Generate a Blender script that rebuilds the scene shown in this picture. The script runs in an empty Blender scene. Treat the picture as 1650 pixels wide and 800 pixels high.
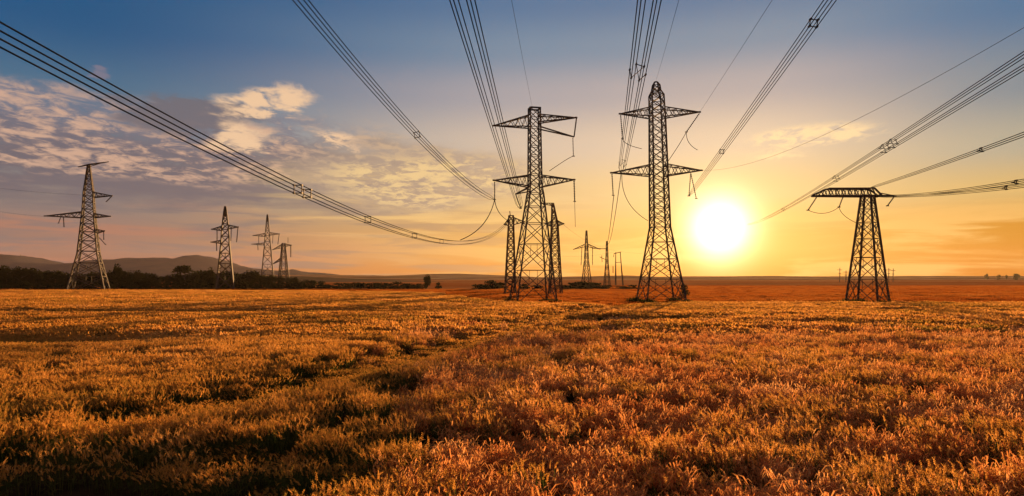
import bpy, math, random
import numpy as np
from math import radians as R, sin, cos, atan2, pi
from mathutils import Vector, Matrix

random.seed(7)
RNG = np.random.default_rng(7)
SC = bpy.context.scene
COL = SC.collection

# ------------------------------------------------------------------ camera, world, sun, exposure
FPX, HOR, CAMH = 1100.0, 448.0, 4.2          # focal length and horizon row in photo pixels, eye height
cam_d = bpy.data.cameras.new('camera')
cam_d.sensor_width = 36.0
cam_d.lens = 36.0 * FPX / 1650.0
cam_d.shift_y = (HOR - 400.0) / 1650.0
cam_d.clip_start, cam_d.clip_end = 0.1, 20000
cam = bpy.data.objects.new('camera', cam_d)
COL.objects.link(cam)
cam.location = (0, 0, CAMH)
cam.rotation_euler = (R(90), 0, 0)
SC.camera = cam

SUN_AZ, SUN_EL = 16.95, 3.95                 # degrees: to the right of the view axis, above the horizon
SUNV = Vector((sin(R(SUN_AZ)) * cos(R(SUN_EL)), cos(R(SUN_AZ)) * cos(R(SUN_EL)), sin(R(SUN_EL))))
sun_d = bpy.data.lights.new('sun', 'SUN')
sun_d.energy, sun_d.angle, sun_d.color = 5.0, R(0.6), (1.0, 0.535, 0.20)
sun = bpy.data.objects.new('sun', sun_d)
COL.objects.link(sun)
sun.rotation_euler = (-SUNV).to_track_quat('-Z', 'Y').to_euler()

SC.view_settings.view_transform = 'Standard'
SC.view_settings.look = 'None'
SC.view_settings.exposure = 1.1
SC.view_settings.gamma = 1.0
SC.view_settings.use_curve_mapping = False
SC.cycles.use_denoising = True
SC.cycles.max_bounces = 8
SC.cycles.transparent_max_bounces = 8
SC.cycles.volume_bounces = 0


def lin(r, g, b):
    return tuple(((c / 255) / 12.92 if c / 255 <= 0.04045 else ((c / 255 + 0.055) / 1.055) ** 2.4) for c in (r, g, b)) + (1.0,)


class NT:
    """small helper to write node formulas"""
    def __init__(s, tree):
        s.t, s.n, s.l = tree, tree.nodes, tree.links

    def _in(s, sock, v):
        if isinstance(v, bpy.types.NodeSocket):
            s.l.new(v, sock)
        elif v is not None:
            sock.default_value = v

    def m(s, op, a, b=None, c=None, clamp=False):
        n = s.n.new('ShaderNodeMath'); n.operation = op; n.use_clamp = clamp
        for k, v in enumerate((a, b, c)):
            if v is not None: s._in(n.inputs[k], v)
        return n.outputs[0]

    def add(s, a, b): return s.m('ADD', a, b)
    def sub(s, a, b): return s.m('SUBTRACT', a, b)
    def mul(s, a, b): return s.m('MULTIPLY', a, b)

    def step(s, x, a, b):
        n = s.n.new('ShaderNodeMapRange'); n.interpolation_type = 'SMOOTHSTEP'
        s._in(n.inputs['Value'], x)
        n.inputs['From Min'].default_value = a; n.inputs['From Max'].default_value = b
        if a > b:
            n.inputs['From Min'].default_value = b; n.inputs['From Max'].default_value = a
            n.inputs['To Min'].default_value = 1.0; n.inputs['To Max'].default_value = 0.0
        return n.outputs[0]

    def blob(s, x, y, cx, cy, rx, ry):
        """soft ellipse, 1 in the middle, 0 outside"""
        dx = s.mul(s.sub(x, cx), 1.0 / rx); dy = s.mul(s.sub(y, cy), 1.0 / ry)
        return s.m('EXPONENT', s.mul(s.add(s.mul(dx, dx), s.mul(dy, dy)), -1.0))

    def xyz(s, x, y, z):
        n = s.n.new('ShaderNodeCombineXYZ')
        for k, v in enumerate((x, y, z)): s._in(n.inputs[k], v)
        return n.outputs[0]

    def noise(s, vec, scale, detail=4, rough=0.5, dist=0.0):
        n = s.n.new('ShaderNodeTexNoise')
        s._in(n.inputs['Vector'], vec)
        n.inputs['Scale'].default_value = scale; n.inputs['Detail'].default_value = detail
        n.inputs['Roughness'].default_value = rough; n.inputs['Distortion'].default_value = dist
        return n.outputs[0]

    def mix(s, f, a, b, mode='MIX', clamp=True):
        n = s.n.new('ShaderNodeMix'); n.data_type = 'RGBA'; n.blend_type = mode; n.clamp_factor = clamp
        s._in(n.inputs[0], f); s._in(n.inputs[6], a); s._in(n.inputs[7], b)
        return n.outputs[2]

    def ramp(s, x, stops, interp='EASE'):
        n = s.n.new('ShaderNodeValToRGB'); n.color_ramp.interpolation = interp
        s._in(n.inputs[0], x)
        e = n.color_ramp.elements
        while len(e) < len(stops): e.new(0.5)
        for k, (p, c) in enumerate(stops):
            e[k].position = p; e[k].color = c
        return n.outputs[0]


# ---- sky
world = bpy.data.worlds.new('World')
SC.world = world
world.use_nodes = True
W = NT(world.node_tree)
W.n.clear()
geo = W.n.new('ShaderNodeNewGeometry')
tc = W.n.new('ShaderNodeTexCoord')
sep = W.n.new('ShaderNodeSeparateXYZ'); W.l.new(tc.outputs['Generated'], sep.inputs[0])
dx, dy, dz = sep.outputs
el = W.mul(W.m('ARCSINE', dz), 180 / pi)
el = W.m('MAXIMUM', el, 0.0)
az = W.mul(W.m('ARCTAN2', dx, dy), 180 / pi)
vd = W.n.new('ShaderNodeVectorMath'); vd.operation = 'DOT_PRODUCT'
W.l.new(tc.outputs['Generated'], vd.inputs[0]); vd.inputs[1].default_value = SUNV
th = W.mul(W.m('ARCCOSINE', W.m('MINIMUM', vd.outputs['Value'], 1.0)), 180 / pi)   # degrees from the sun
e01 = W.mul(el, 1 / 40.0)


def el_ramp(stops):
    return W.ramp(e01, [(e / 40.0, lin(*c)) for e, c in stops], 'EASE')


left = el_ramp([(0, (158, 106, 88)), (2.5, (152, 116, 106)), (6, (134, 122, 120)), (9, (112, 120, 130)), (12, (76, 113, 140)), (18, (14, 84, 132)), (40, (26, 56, 100))])
midc = el_ramp([(0, (228, 144, 60)), (3, (222, 168, 90)), (7, (222, 190, 138)), (11, (208, 188, 168)), (15, (164, 160, 166)), (18.5, (114, 138, 162)), (22, (80, 116, 154)), (40, (50, 80, 118))])
right = el_ramp([(0, (194, 110, 16)), (3.5, (198, 130, 28)), (6, (208, 174, 110)), (9, (172, 166, 146)), (13, (120, 136, 148)), (18, (64, 112, 152)), (40, (46, 76, 116))])
base = W.mix(W.step(az, -33, 4), left, midc)
base = W.mix(W.step(az, 20, 38), base, right)
base = W.mix(W.step(W.m('ABSOLUTE', az), 50, 120), base, W.mix(0.75, left, lin(168, 140, 128)))  # unseen sky behind the camera, brightened pinkish as added frontal fill light

# cloud coordinates: a flat layer seen in perspective
zz = W.add(W.m('MAXIMUM', dz, 0.0), 0.10)
cu = W.m('DIVIDE', dx, zz); cv = W.m('DIVIDE', dy, zz)
cuv = W.xyz(cu, cv, 0.0)
n_big = W.noise(cuv, 1.1, 5, 0.55, 0.3)
n_mid = W.noise(W.xyz(W.add(cu, 7.3), cv, 2.0), 3.2, 8, 0.62, 0.25)
n_fine = W.noise(W.xyz(W.mul(cu, 1.2), W.mul(cv, 0.85), 5.0), 9.0, 7, 0.62, 0.5)
n_str = W.noise(W.xyz(W.mul(az, 0.07), W.mul(el, 0.75), 1.0), 1.0, 6, 0.55, 0.5)
n_str2 = W.noise(W.xyz(W.mul(az, 0.12), W.mul(el, 1.5), 4.0), 1.0, 6, 0.55, 0.6)
wob = W.mul(W.sub(n_big, 0.5), 7.0)
elw = W.add(el, wob)
flock = W.add(W.mul(n_mid, 0.45), W.mul(n_fine, 0.55))

warm = W.step(az, -25, 4)                                   # clouds get more golden towards the sun
lit = W.mix(warm, lin(214, 172, 146), lin(240, 206, 148))
shade = W.mix(warm, lin(108, 100, 110), lin(190, 160, 126))
sky = base
# low streaky layers close to the horizon
lowm = W.mul(W.step(el, 7.0, 3.5), W.step(n_str, 0.44, 0.60))
sky = W.mix(W.mul(lowm, 0.8), sky, W.mix(warm, lin(174, 120, 102), lin(240, 188, 108)))
lowg = W.mul(W.mul(W.step(el, 9.0, 5.0), W.step(n_str2, 0.47, 0.62)), W.step(az, 12, -6))
sky = W.mix(W.mul(lowg, 0.7), sky, W.mix(warm, lin(122, 112, 114), lin(192, 152, 108)))
# grey mauve bank across the left
bank = W.mul(W.mul(W.step(elw, 4.6, 6.4), W.step(elw, 11.6, 10.0)), W.step(az, 3, -10))
bankd = W.mul(bank, W.step(n_mid, 0.24, 0.48))
sky = W.mix(W.mul(bankd, 0.92), sky, shade)
# ragged sunlit upper rim of the bank
rim = W.mul(W.mul(W.step(elw, 8.6, 9.6), W.step(elw, 11.6, 10.2)), W.mul(W.step(az, 0, -6), W.step(flock, 0.45, 0.58)))
sky = W.mix(W.mul(rim, 0.85), sky, lit)
# broken altocumulus above and on the bank
alto = W.mul(W.mul(W.step(elw, 6.4, 8.0), W.step(elw, 13.8, 11.6)), W.step(W.add(az, W.mul(wob, 2.0)), -9, -20))
sky = W.mix(W.mul(alto, W.mul(W.step(flock, 0.36, 0.46), 0.8)), sky, W.mix(W.step(el, 8, 13), shade, lin(120, 120, 136)))
sky = W.mix(W.mul(W.mul(alto, W.step(flock, 0.455, 0.60)), 0.92), sky, lit)
# soft golden streaks reaching towards the middle
wisp = W.mul(W.mul(W.step(el, 10.5, 7.0), W.step(el, 2.5, 4.5)), W.mul(W.mul(W.step(az, 6, -4), W.step(az, -24, -14)), W.step(n_str, 0.47, 0.62)))
sky = W.mix(W.mul(wisp, 0.75), sky, lin(240, 198, 128))
# golden flecks right of the bank
goldm = W.step(W.blob(az, W.add(el, W.mul(wob, 0.5)), -8.0, 8.2, 10.0, 2.6), 0.15, 0.6)
sky = W.mix(W.mul(W.mul(goldm, W.step(flock, 0.34, 0.46)), 0.75), sky, lin(172, 150, 134))
gold = W.mul(W.step(W.blob(az, W.add(el, W.mul(wob, 0.5)), -7.0, 8.0, 8.5, 2.3), 0.15, 0.7), W.step(flock, 0.44, 0.57))
sky = W.mix(W.mul(gold, 0.85), sky, lin(242, 206, 144))
# bright plume with a dark flank
azp = W.add(az, W.mul(W.sub(n_mid, 0.5), 9.0)); elp = W.add(W.add(el, W.mul(W.sub(n_big, 0.5), 3.0)), W.mul(W.sub(n_fine, 0.5), 2.2))
dark = W.blob(azp, elp, -25.6, 12.3, 4.6, 1.3)
sky = W.mix(W.mul(W.step(dark, 0.2, 0.6), 0.92), sky, lin(108, 104, 114))
plume = W.m('MAXIMUM', W.blob(azp, W.sub(elp, W.mul(W.add(az, 20.5), 0.20)), -19.8, 13.6, 4.4, 1.25), W.mul(W.blob(azp, W.add(elp, W.mul(W.add(az, 20.5), 0.20)), -15.6, 12.5, 4.0, 0.6), 0.8))
plume = W.m('MAXIMUM', plume, W.mul(W.blob(azp, elp, -21.5, 11.0, 2.6, 1.4), 0.8))
plumed = W.mul(W.step(plume, 0.25, 0.7), W.step(flock, 0.38, 0.52))
sky = W.mix(plumed, sky, lin(240, 200, 160))
# small lens cloud right of the sun
eln = W.add(el, W.mul(W.sub(n_fine, 0.5), 1.8)); azn = W.add(az, W.mul(W.sub(n_mid, 0.5), 6.0))
lens = W.mul(W.step(W.m('MAXIMUM', W.blob(azn, eln, 24.0, 10.9, 4.6, 0.85), W.mul(W.blob(azn, eln, 21.5, 9.7, 3.0, 0.7), 0.6)), 0.2, 0.75), W.step(n_fine, 0.38, 0.56))
sky = W.mix(W.mul(lens, 0.85), sky, lin(252, 218, 166))
tiny = W.step(W.blob(azn, eln, -30.8, 14.4, 1.0, 0.35), 0.3, 0.8)
sky = W.mix(W.mul(tiny, 0.5), sky, lin(150, 128, 138))

# light of the sun: aureole round the disc
def glow(width, amp, colr, power=1.0):
    g = W.m('EXPONENT', W.mul(W.m('POWER', W.mul(th, 1.0 / width), power), -1.0))
    return W.mix(1.0, (0, 0, 0, 1), W.mix(W.mul(g, amp), (0, 0, 0, 1), colr, clamp=False))

for args in ((1.9, 4.0, (1.0, 0.84, 0.56, 1), 1.7), (4.0, 0.44, (1.0, 0.72, 0.22, 1), 1.1), (9.5, 0.11, (1.0, 0.46, 0.04, 1), 1.2)):
    sky = W.mix(1.0, sky, glow(*args), 'ADD')
nish = W.n.new('ShaderNodeTexSky')
nish.sky_type = 'NISHITA'; nish.sun_disc = False
nish.sun_elevation, nish.sun_rotation = R(SUN_EL), R(SUN_AZ)
nish.air_density, nish.dust_density, nish.ozone_density = 1.0, 2.0, 1.0
bg1 = W.n.new('ShaderNodeBackground'); bg1.inputs['Strength'].default_value = 0.05
W.l.new(nish.outputs[0], bg1.inputs[0])
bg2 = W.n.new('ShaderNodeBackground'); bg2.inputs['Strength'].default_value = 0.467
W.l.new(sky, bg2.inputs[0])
mx = W.n.new('ShaderNodeMixShader'); mx.inputs[0].default_value = 0.94
W.l.new(bg1.outputs[0], mx.inputs[1]); W.l.new(bg2.outputs[0], mx.inputs[2])
wo = W.n.new('ShaderNodeOutputWorld')
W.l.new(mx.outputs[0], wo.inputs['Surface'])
world.cycles.sampling_method = 'MANUAL'
world.cycles.sample_map_resolution = 1024


# ------------------------------------------------------------------ materials
def new_mat(name):
    m = bpy.data.materials.new(name); m.use_nodes = True
    t = NT(m.node_tree); t.n.clear()
    out = t.n.new('ShaderNodeOutputMaterial')
    return m, t, out


def pos(t):
    return t.n.new('ShaderNodeNewGeometry').outputs['Position']


def mat_metal(name, c1, c2, rough=0.6, metal=0.3, scale=0.9, spec=0.22):
    m, t, out = new_mat(name)
    b = t.n.new('ShaderNodeBsdfPrincipled')
    n = t.noise(pos(t), scale, 6, 0.6)
    cc = t.mix(t.step(n, 0.4, 0.62), c1 + (1,), c2 + (1,))
    if spec == 0.0:
        d = t.n.new('ShaderNodeBsdfDiffuse'); t.l.new(cc, d.inputs['Color']); t.l.new(d.outputs[0], out.inputs['Surface'])
        return m
    t.l.new(cc, b.inputs['Base Color'])
    b.inputs['Roughness'].default_value = rough; b.inputs['Metallic'].default_value = metal
    b.inputs['Specular IOR Level'].default_value = spec
    t.l.new(b.outputs[0], out.inputs['Surface'])
    return m


def mat_leaf(name, cols, trans, nscale=0.25, gloss=0.0):
    """leafy stuff: diffuse and translucent; colour drifts over the ground and from blade to blade"""
    m, t, out = new_mat(name)
    p = pos(t)
    oi = t.n.new('ShaderNodeObjectInfo').outputs['Random']
    big = t.noise(p, nscale, 4, 0.6)
    sm = t.noise(p, 9.0, 2, 0.5)
    x = t.add(t.mul(t.sub(big, 0.5), 1.7), t.add(t.mul(t.sub(sm, 0.5), 1.6), t.add(t.mul(t.sub(oi, 0.5), 0.35), 0.5)))
    k = len(cols)
    c = t.ramp(x, [(i / (k - 1), tuple(cc) + (1,)) for i, cc in enumerate(cols)], 'LINEAR')
    d = t.n.new('ShaderNodeBsdfDiffuse'); t.l.new(c, d.inputs['Color'])
    tr = t.n.new('ShaderNodeBsdfTranslucent'); t.l.new(c, tr.inputs['Color'])
    mx = t.n.new('ShaderNodeMixShader'); mx.inputs[0].default_value = trans
    t.l.new(d.outputs[0], mx.inputs[1]); t.l.new(tr.outputs[0], mx.inputs[2])
    t.l.new(mx.outputs[0], out.inputs['Surface'])
    return m


M_STEEL = mat_metal('weathered_steel', (0.045, 0.040, 0.036), (0.075, 0.038, 0.022), 0.7, 0.1)
M_STEEL_R = mat_metal('rusty_steel', (0.07, 0.04, 0.028), (0.11, 0.05, 0.026), 0.75, 0.1)
M_WIRE = mat_metal('weathered_wire', (0.02, 0.018, 0.018), (0.03, 0.027, 0.025), 0.7, 0.0, 0.9, 0.0)
M_INS = mat_metal('dark_glass_insulator', (0.05, 0.042, 0.04), (0.08, 0.06, 0.05), 0.35, 0.0, 0.9, 0.0)
M_CONC = mat_metal('concrete', (0.2, 0.18, 0.16), (0.13, 0.12, 0.1), 0.9, 0.0, 3.0)
M_EAR = mat_leaf('wheat_ear', [(0.32, 0.22, 0.045), (0.56, 0.285, 0.06), (0.70, 0.345, 0.08), (0.86, 0.51, 0.18)], 0.66, 0.08)
M_STRAW = mat_leaf('wheat_straw', [(0.04, 0.066, 0.014), (0.085, 0.10, 0.024), (0.19, 0.145, 0.04)], 0.45, 0.08)
M_STUB = mat_leaf('red_brown_stubble', [(0.20, 0.05, 0.008), (0.34, 0.10, 0.016), (0.42, 0.16, 0.03)], 0.55, 0.03)
M_DRY = mat_leaf('dry_weed_leaf', [(0.52, 0.16, 0.05), (0.76, 0.34, 0.11), (0.86, 0.50, 0.22)], 0.65)
M_GREEN = mat_leaf('green_weed_leaf', [(0.025, 0.04, 0.010), (0.05, 0.06, 0.016), (0.10, 0.075, 0.022)], 0.35)
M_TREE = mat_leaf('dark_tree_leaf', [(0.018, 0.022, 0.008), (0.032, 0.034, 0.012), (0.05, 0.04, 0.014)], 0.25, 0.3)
M_BARK = mat_metal('bark', (0.06, 0.045, 0.03), (0.1, 0.07, 0.05), 0.9, 0.0, 3.0)


def mat_ground():
    m, t, out = new_mat('field_soil_and_stubble')
    p = pos(t)
    sp = t.n.new('ShaderNodeSeparateXYZ'); t.l.new(p, sp.inputs[0])
    x, y, z = sp.outputs
    n1 = t.noise(p, 0.02, 6, 0.6)
    n2 = t.noise(p, 0.9, 5, 0.65)
    # strips of different crop far off, lying across the view
    strip = t.noise(t.xyz(t.mul(x, 0.0018), t.mul(y, 0.006), 0.0), 1.0, 3, 0.5)
    rows = t.noise(t.xyz(t.mul(x, 0.02), t.mul(y, 0.22), 3.0), 1.0, 3, 0.6)
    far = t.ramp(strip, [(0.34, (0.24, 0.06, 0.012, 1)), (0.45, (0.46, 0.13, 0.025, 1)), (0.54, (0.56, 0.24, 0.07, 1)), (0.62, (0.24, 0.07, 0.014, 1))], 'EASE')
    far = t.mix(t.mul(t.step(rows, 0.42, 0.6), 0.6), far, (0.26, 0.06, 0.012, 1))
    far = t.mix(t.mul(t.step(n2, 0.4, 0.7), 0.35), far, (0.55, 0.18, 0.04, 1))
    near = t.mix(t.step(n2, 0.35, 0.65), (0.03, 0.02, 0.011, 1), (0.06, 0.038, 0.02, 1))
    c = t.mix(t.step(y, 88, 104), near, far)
    b = t.n.new('ShaderNodeBsdfDiffuse')
    t.l.new(c, b.inputs['Color'])
    bp = t.n.new('ShaderNodeBump'); bp.inputs['Strength'].default_value = 0.8; bp.inputs['Distance'].default_value = 0.35
    t.l.new(t.add(t.mul(n2, 0.7), rows), bp.inputs['Height']); t.l.new(bp.outputs[0], b.inputs['Normal'])
    t.l.new(b.outputs[0], out.inputs['Surface'])
    return m


def mat_hill(name, a, b_, scale):
    m, t, out = new_mat(name)
    p = pos(t)
    n = t.noise(p, scale, 7, 0.65)
    n2 = t.noise(p, scale * 6, 4, 0.6)
    b = t.n.new('ShaderNodeBsdfPrincipled'); b.inputs['Roughness'].default_value = 1.0
    b.inputs['Specular IOR Level'].default_value = 0.0
    t.l.new(t.mix(t.step(t.add(t.mul(n, 0.7), t.mul(n2, 0.3)), 0.4, 0.6), a + (1,), b_ + (1,)), b.inputs['Base Color'])
    t.l.new(b.outputs[0], out.inputs['Surface'])
    return m


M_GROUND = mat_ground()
M_HILL_W = mat_hill('wooded_hillside', (0.045, 0.055, 0.085), (0.075, 0.07, 0.09), 0.006)
M_HILL_F = mat_hill('grassy_hillside', (0.12, 0.085, 0.04), (0.2, 0.12, 0.06), 0.008)
def mat_strips():
    m, t, out = new_mat('far_field_strips')
    sp = t.n.new('ShaderNodeSeparateXYZ'); t.l.new(pos(t), sp.inputs[0])
    x, y, z = sp.outputs
    st = t.noise(t.xyz(t.mul(x, 0.0022), t.mul(y, 0.010), 2.0), 1.0, 4, 0.55)
    b = t.n.new('ShaderNodeBsdfDiffuse')
    t.l.new(t.ramp(st, [(0.36, (0.10, 0.045, 0.03, 1)), (0.47, (0.22, 0.09, 0.035, 1)), (0.53, (0.42, 0.24, 0.11, 1)), (0.60, (0.13, 0.06, 0.03, 1))], 'EASE'), b.inputs['Color'])
    t.l.new(b.outputs[0], out.inputs['Surface'])
    return m


M_HILL_P = mat_strips()


# ------------------------------------------------------------------ mesh helpers
class MB:
    def __init__(s):
        s.v, s.f, s.mi = [], [], []

    def quad(s, pts, mi=0):
        k = len(s.v); s.v.extend([tuple(p) for p in pts]); s.f.append(tuple(range(k, k + len(pts)))); s.mi.append(mi)

    def bar(s, p, q, w, w2=None, mi=0):
        p, q = Vector(p), Vector(q); d = q - p
        if d.length < 1e-6: return
        d.normalize()
        a = d.cross(Vector((0, 0, 1)) if abs(d.z) < 0.95 else Vector((1, 0, 0))).normalized(); b = d.cross(a)
        w2 = w if w2 is None else w2
        k = len(s.v)
        for c, ww in ((p, w), (q, w2)):
            for i, j in ((1, 1), (-1, 1), (-1, -1), (1, -1)):
                s.v.append(tuple(c + a * (i * ww / 2) + b * (j * ww / 2)))
        for i in range(4):
            j = (i + 1) % 4
            s.f.append((k + i, k + j, k + 4 + j, k + 4 + i)); s.mi.append(mi)
        s.f.append((k + 3, k + 2, k + 1, k)); s.f.append((k + 4, k + 5, k + 6, k + 7)); s.mi += [mi, mi]

    def tube(s, path, rad, n=6, mi=0):
        path = [Vector(p) for p in path]
        k = len(s.v); m = len(path)
        for i, p in enumerate(path):
            d = (path[min(i + 1, m - 1)] - path[max(i - 1, 0)]).normalized()
            a = d.cross(Vector((0, 0, 1)) if abs(d.z) < 0.95 else Vector((1, 0, 0))).normalized(); b = d.cross(a)
            r = rad[i] if isinstance(rad, (list, tuple)) else rad
            for j in range(n):
                t = 2 * pi * j / n
                s.v.append(tuple(p + a * (r * cos(t)) + b * (r * sin(t))))
        for i in range(m - 1):
            for j in range(n):
                j2 = (j + 1) % n
                s.f.append((k + i * n + j, k + i * n + j2, k + (i + 1) * n + j2, k + (i + 1) * n + j)); s.mi.append(mi)
        s.f.append(tuple(range(k + n - 1, k - 1, -1))); s.f.append(tuple(range(k + (m - 1) * n, k + m * n))); s.mi += [mi, mi]

    def mesh(s, name, mats, smooth=False):
        me = bpy.data.meshes.new(name)
        me.from_pydata(s.v, [], s.f)
        for m in mats: me.materials.append(m)
        if len(mats) > 1: me.polygons.foreach_set('material_index', s.mi)
        if smooth: me.polygons.foreach_set('use_smooth', [True] * len(s.f))
        me.update()
        return me

    def obj(s, name, mats, parent=None, smooth=False):
        mats = mats if isinstance(mats, (list, tuple)) else [mats]
        o = bpy.data.objects.new(name, s.mesh(name, mats, smooth))
        COL.objects.link(o)
        if parent: o.parent = parent
        return o


def tag(o, label=None, cat=None, group=None, kind=None):
    if label: o['label'] = label
    if cat: o['category'] = cat
    if group: o['group'] = group
    if kind: o['kind'] = kind
    return o


def thing(name, label, cat, loc=(0, 0, 0), rz=0.0, group=None):
    o = bpy.data.objects.new(name, None); o.empty_display_size = 0.5
    COL.objects.link(o); o.location = loc; o.rotation_euler = (0, 0, rz)
    return tag(o, label, cat, group)


def at(px, py, D):
    """a point of the place: pixel column and row of the photograph at a distance of D metres"""
    return Vector(((px - 825) / FPX * D, D, CAMH + (HOR - py) / FPX * D))


def gx(px, D):
    return (px - 825) / FPX * D


# ------------------------------------------------------------------ ground and hills
def grid_mesh(name, xs, ys, zfun, mat, smooth=True):
    X, Y = np.meshgrid(xs, ys)
    Z = zfun(X, Y)
    nx, ny = len(xs), len(ys)
    v = np.stack([X, Y, Z], -1).reshape(-1, 3)
    idx = np.arange(nx * ny).reshape(ny, nx)
    f = np.stack([idx[:-1, :-1], idx[:-1, 1:], idx[1:, 1:], idx[1:, :-1]], -1).reshape(-1, 4)
    me = bpy.data.meshes.new(name); me.from_pydata(v.tolist(), [], f.tolist())
    me.materials.append(mat)
    me.polygons.foreach_set('use_smooth', [smooth] * len(f)); me.update()
    o = bpy.data.objects.new(name, me); COL.objects.link(o)
    return o


def vnoise(x, y, seed=0):
    """smooth value noise on arrays, 0..1"""
    xi, yi = np.floor(x).astype(np.int64), np.floor(y).astype(np.int64)
    fx, fy = x - xi, y - yi
    fx, fy = fx * fx * (3 - 2 * fx), fy * fy * (3 - 2 * fy)
    def h(a, b):
        n = (a * 374761393 + b * 668265263 + seed * 1442695041) & 0x7fffffff
        n = ((n ^ (n >> 13)) * 1274126177) & 0x7fffffff
        return ((n ^ (n >> 16)) & 0xffff) / 65535.0
    return (h(xi, yi) * (1 - fx) + h(xi + 1, yi) * fx) * (1 - fy) + (h(xi, yi + 1) * (1 - fx) + h(xi + 1, yi + 1) * fx) * fy


def fbm(x, y, seed=0, o=4):
    s, a, t = 0, 1.0, 0
    for k in range(o):
        s = s + a * vnoise(x * 2 ** k, y * 2 ** k, seed + k * 17); t += a; a *= 0.5
    return s / t


gxs = np.concatenate([np.linspace(-2700, -260, 30), np.linspace(-250, 250, 101), np.linspace(260, 2700, 30)])
gys = np.concatenate([np.linspace(-200, -5, 12), np.linspace(0, 300, 121), np.linspace(310, 2900, 60)])
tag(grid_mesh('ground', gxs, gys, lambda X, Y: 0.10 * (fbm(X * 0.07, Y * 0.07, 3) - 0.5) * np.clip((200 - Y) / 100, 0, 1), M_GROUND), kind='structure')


def hill(name, D, depth, pts, mat, seed, rough=0.0, rr=0.02):
    """a ridge whose crest follows (column, row) pairs at distance D; it falls off in front and behind"""
    px = np.array([p[0] for p in pts], float); py = np.array([p[1] for p in pts], float)
    hx = (px - 825) / FPX * D; hz = CAMH + (HOR - py) / FPX * D
    xs = np.linspace(hx[0], hx[-1], 220)
    ys = np.linspace(D - depth, D + depth, 25)
    def z(X, Y):
        crest = np.interp(X, hx, hz)
        t = (Y - D) / depth
        prof = np.cos(np.clip(t, -1, 1) * pi / 2) ** 1.3
        nn = (fbm(X * rr, Y * rr, seed, 5) - 0.5) * rough
        return np.maximum(-0.5 + (crest + 0.5) * prof + nn * np.sqrt(prof), -0.8)
    return tag(grid_mesh(name, xs, ys, z, mat), kind='structure')


hill('hill', 2300, 480, [(-250, 440), (-120, 416), (-40, 409), (10, 411), (45, 416), (70, 424), (108, 428), (150, 424), (190, 418), (235, 416), (280, 419), (308, 417), (325, 412.5), (342, 418), (375, 427), (420, 434), (470, 438), (500, 441), (560, 446), (620, 448.5)], M_HILL_W, 5, 24, 0.012)
hill('hill', 1900, 420, [(380, 449), (440, 443.5), (520, 443), (620, 444.5), (690, 442), (740, 441.5), (790, 443), (870, 447), (930, 445.5), (1010, 444.5), (1060, 446), (1160, 445.5), (1300, 445.5), (1450, 445), (1700, 445.5), (1900, 446)], M_HILL_P, 9, 3, 0.01)
hill('hill', 820, 170, [(360, 449), (430, 445), (490, 445.5), (560, 449), (640, 452), (700, 453.5), (780, 454)], M_HILL_F, 12, 1.0, 0.02)

# ------------------------------------------------------------------ lattice towers
def lattice(root, levels, panels, legw, brw, yaw=0.0, big=(), footing=True, mat=M_STEEL):
    """four legs through levels (z, half width, centre x); panels = braced z-steps; returns corner(z, k)"""
    zs = [l[0] for l in levels]; hs = [l[1] for l in levels]; cs = [l[2] if len(l) > 2 else 0 for l in levels]
    cy, sy = cos(yaw), sin(yaw)
    def corner(z, k):
        h = np.interp(z, zs, hs); c = np.interp(z, zs, cs)
        sx, s_y = ((-1, -1), (1, -1), (1, 1), (-1, 1))[k % 4]
        x, y = sx * h, s_y * h
        return Vector((c + x * cy - y * sy, x * sy + y * cy, z))
    for k in range(4):
        mb = MB()
        for a, b in zip(zs[:-1], zs[1:]):
            mb.bar(corner(a, k), corner(b, k), legw * (1.0 if a < zs[-1] * 0.4 else 0.8))
        if footing:
            mb.bar(corner(0, k) - Vector((0, 0, 0.3)), corner(0, k) + Vector((0, 0, 0.02)), legw * 1.6)
        mb.obj('leg', mat, root)
    br = MB()
    for a, b in zip(panels[:-1], panels[1:]):
        large = any(lo <= a < hi for lo, hi in big)
        for k in range(4):
            p0, p1, q0, q1 = corner(a, k), corner(a, k + 1), corner(b, k), corner(b, k + 1)
            br.bar(p0, q1, brw); br.bar(p1, q0, brw)
            br.bar(q0, q1, brw * 0.9)
            if large:                                   # redundant members of the wide panels
                c = (p0 + p1 + q0 + q1) / 4
                m0, m1 = (p0 + q0) / 2, (p1 + q1) / 2
                for e0, e1, mm in ((p0, q0, m0), (p1, q1, m1)):
                    br.bar(mm, (e0 + c) / 2, brw * 0.6); br.bar(mm, (e1 + c) / 2, brw * 0.6)
                    br.bar((e0 + mm) / 2, (e0 * 3 + c) / 4 * 0.5 + (e0 + c) / 4, brw * 0.5)
                br.bar((q0 + q1) / 2, c, brw * 0.6)
    br.obj('bracing', mat, root)
    return corner


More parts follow.
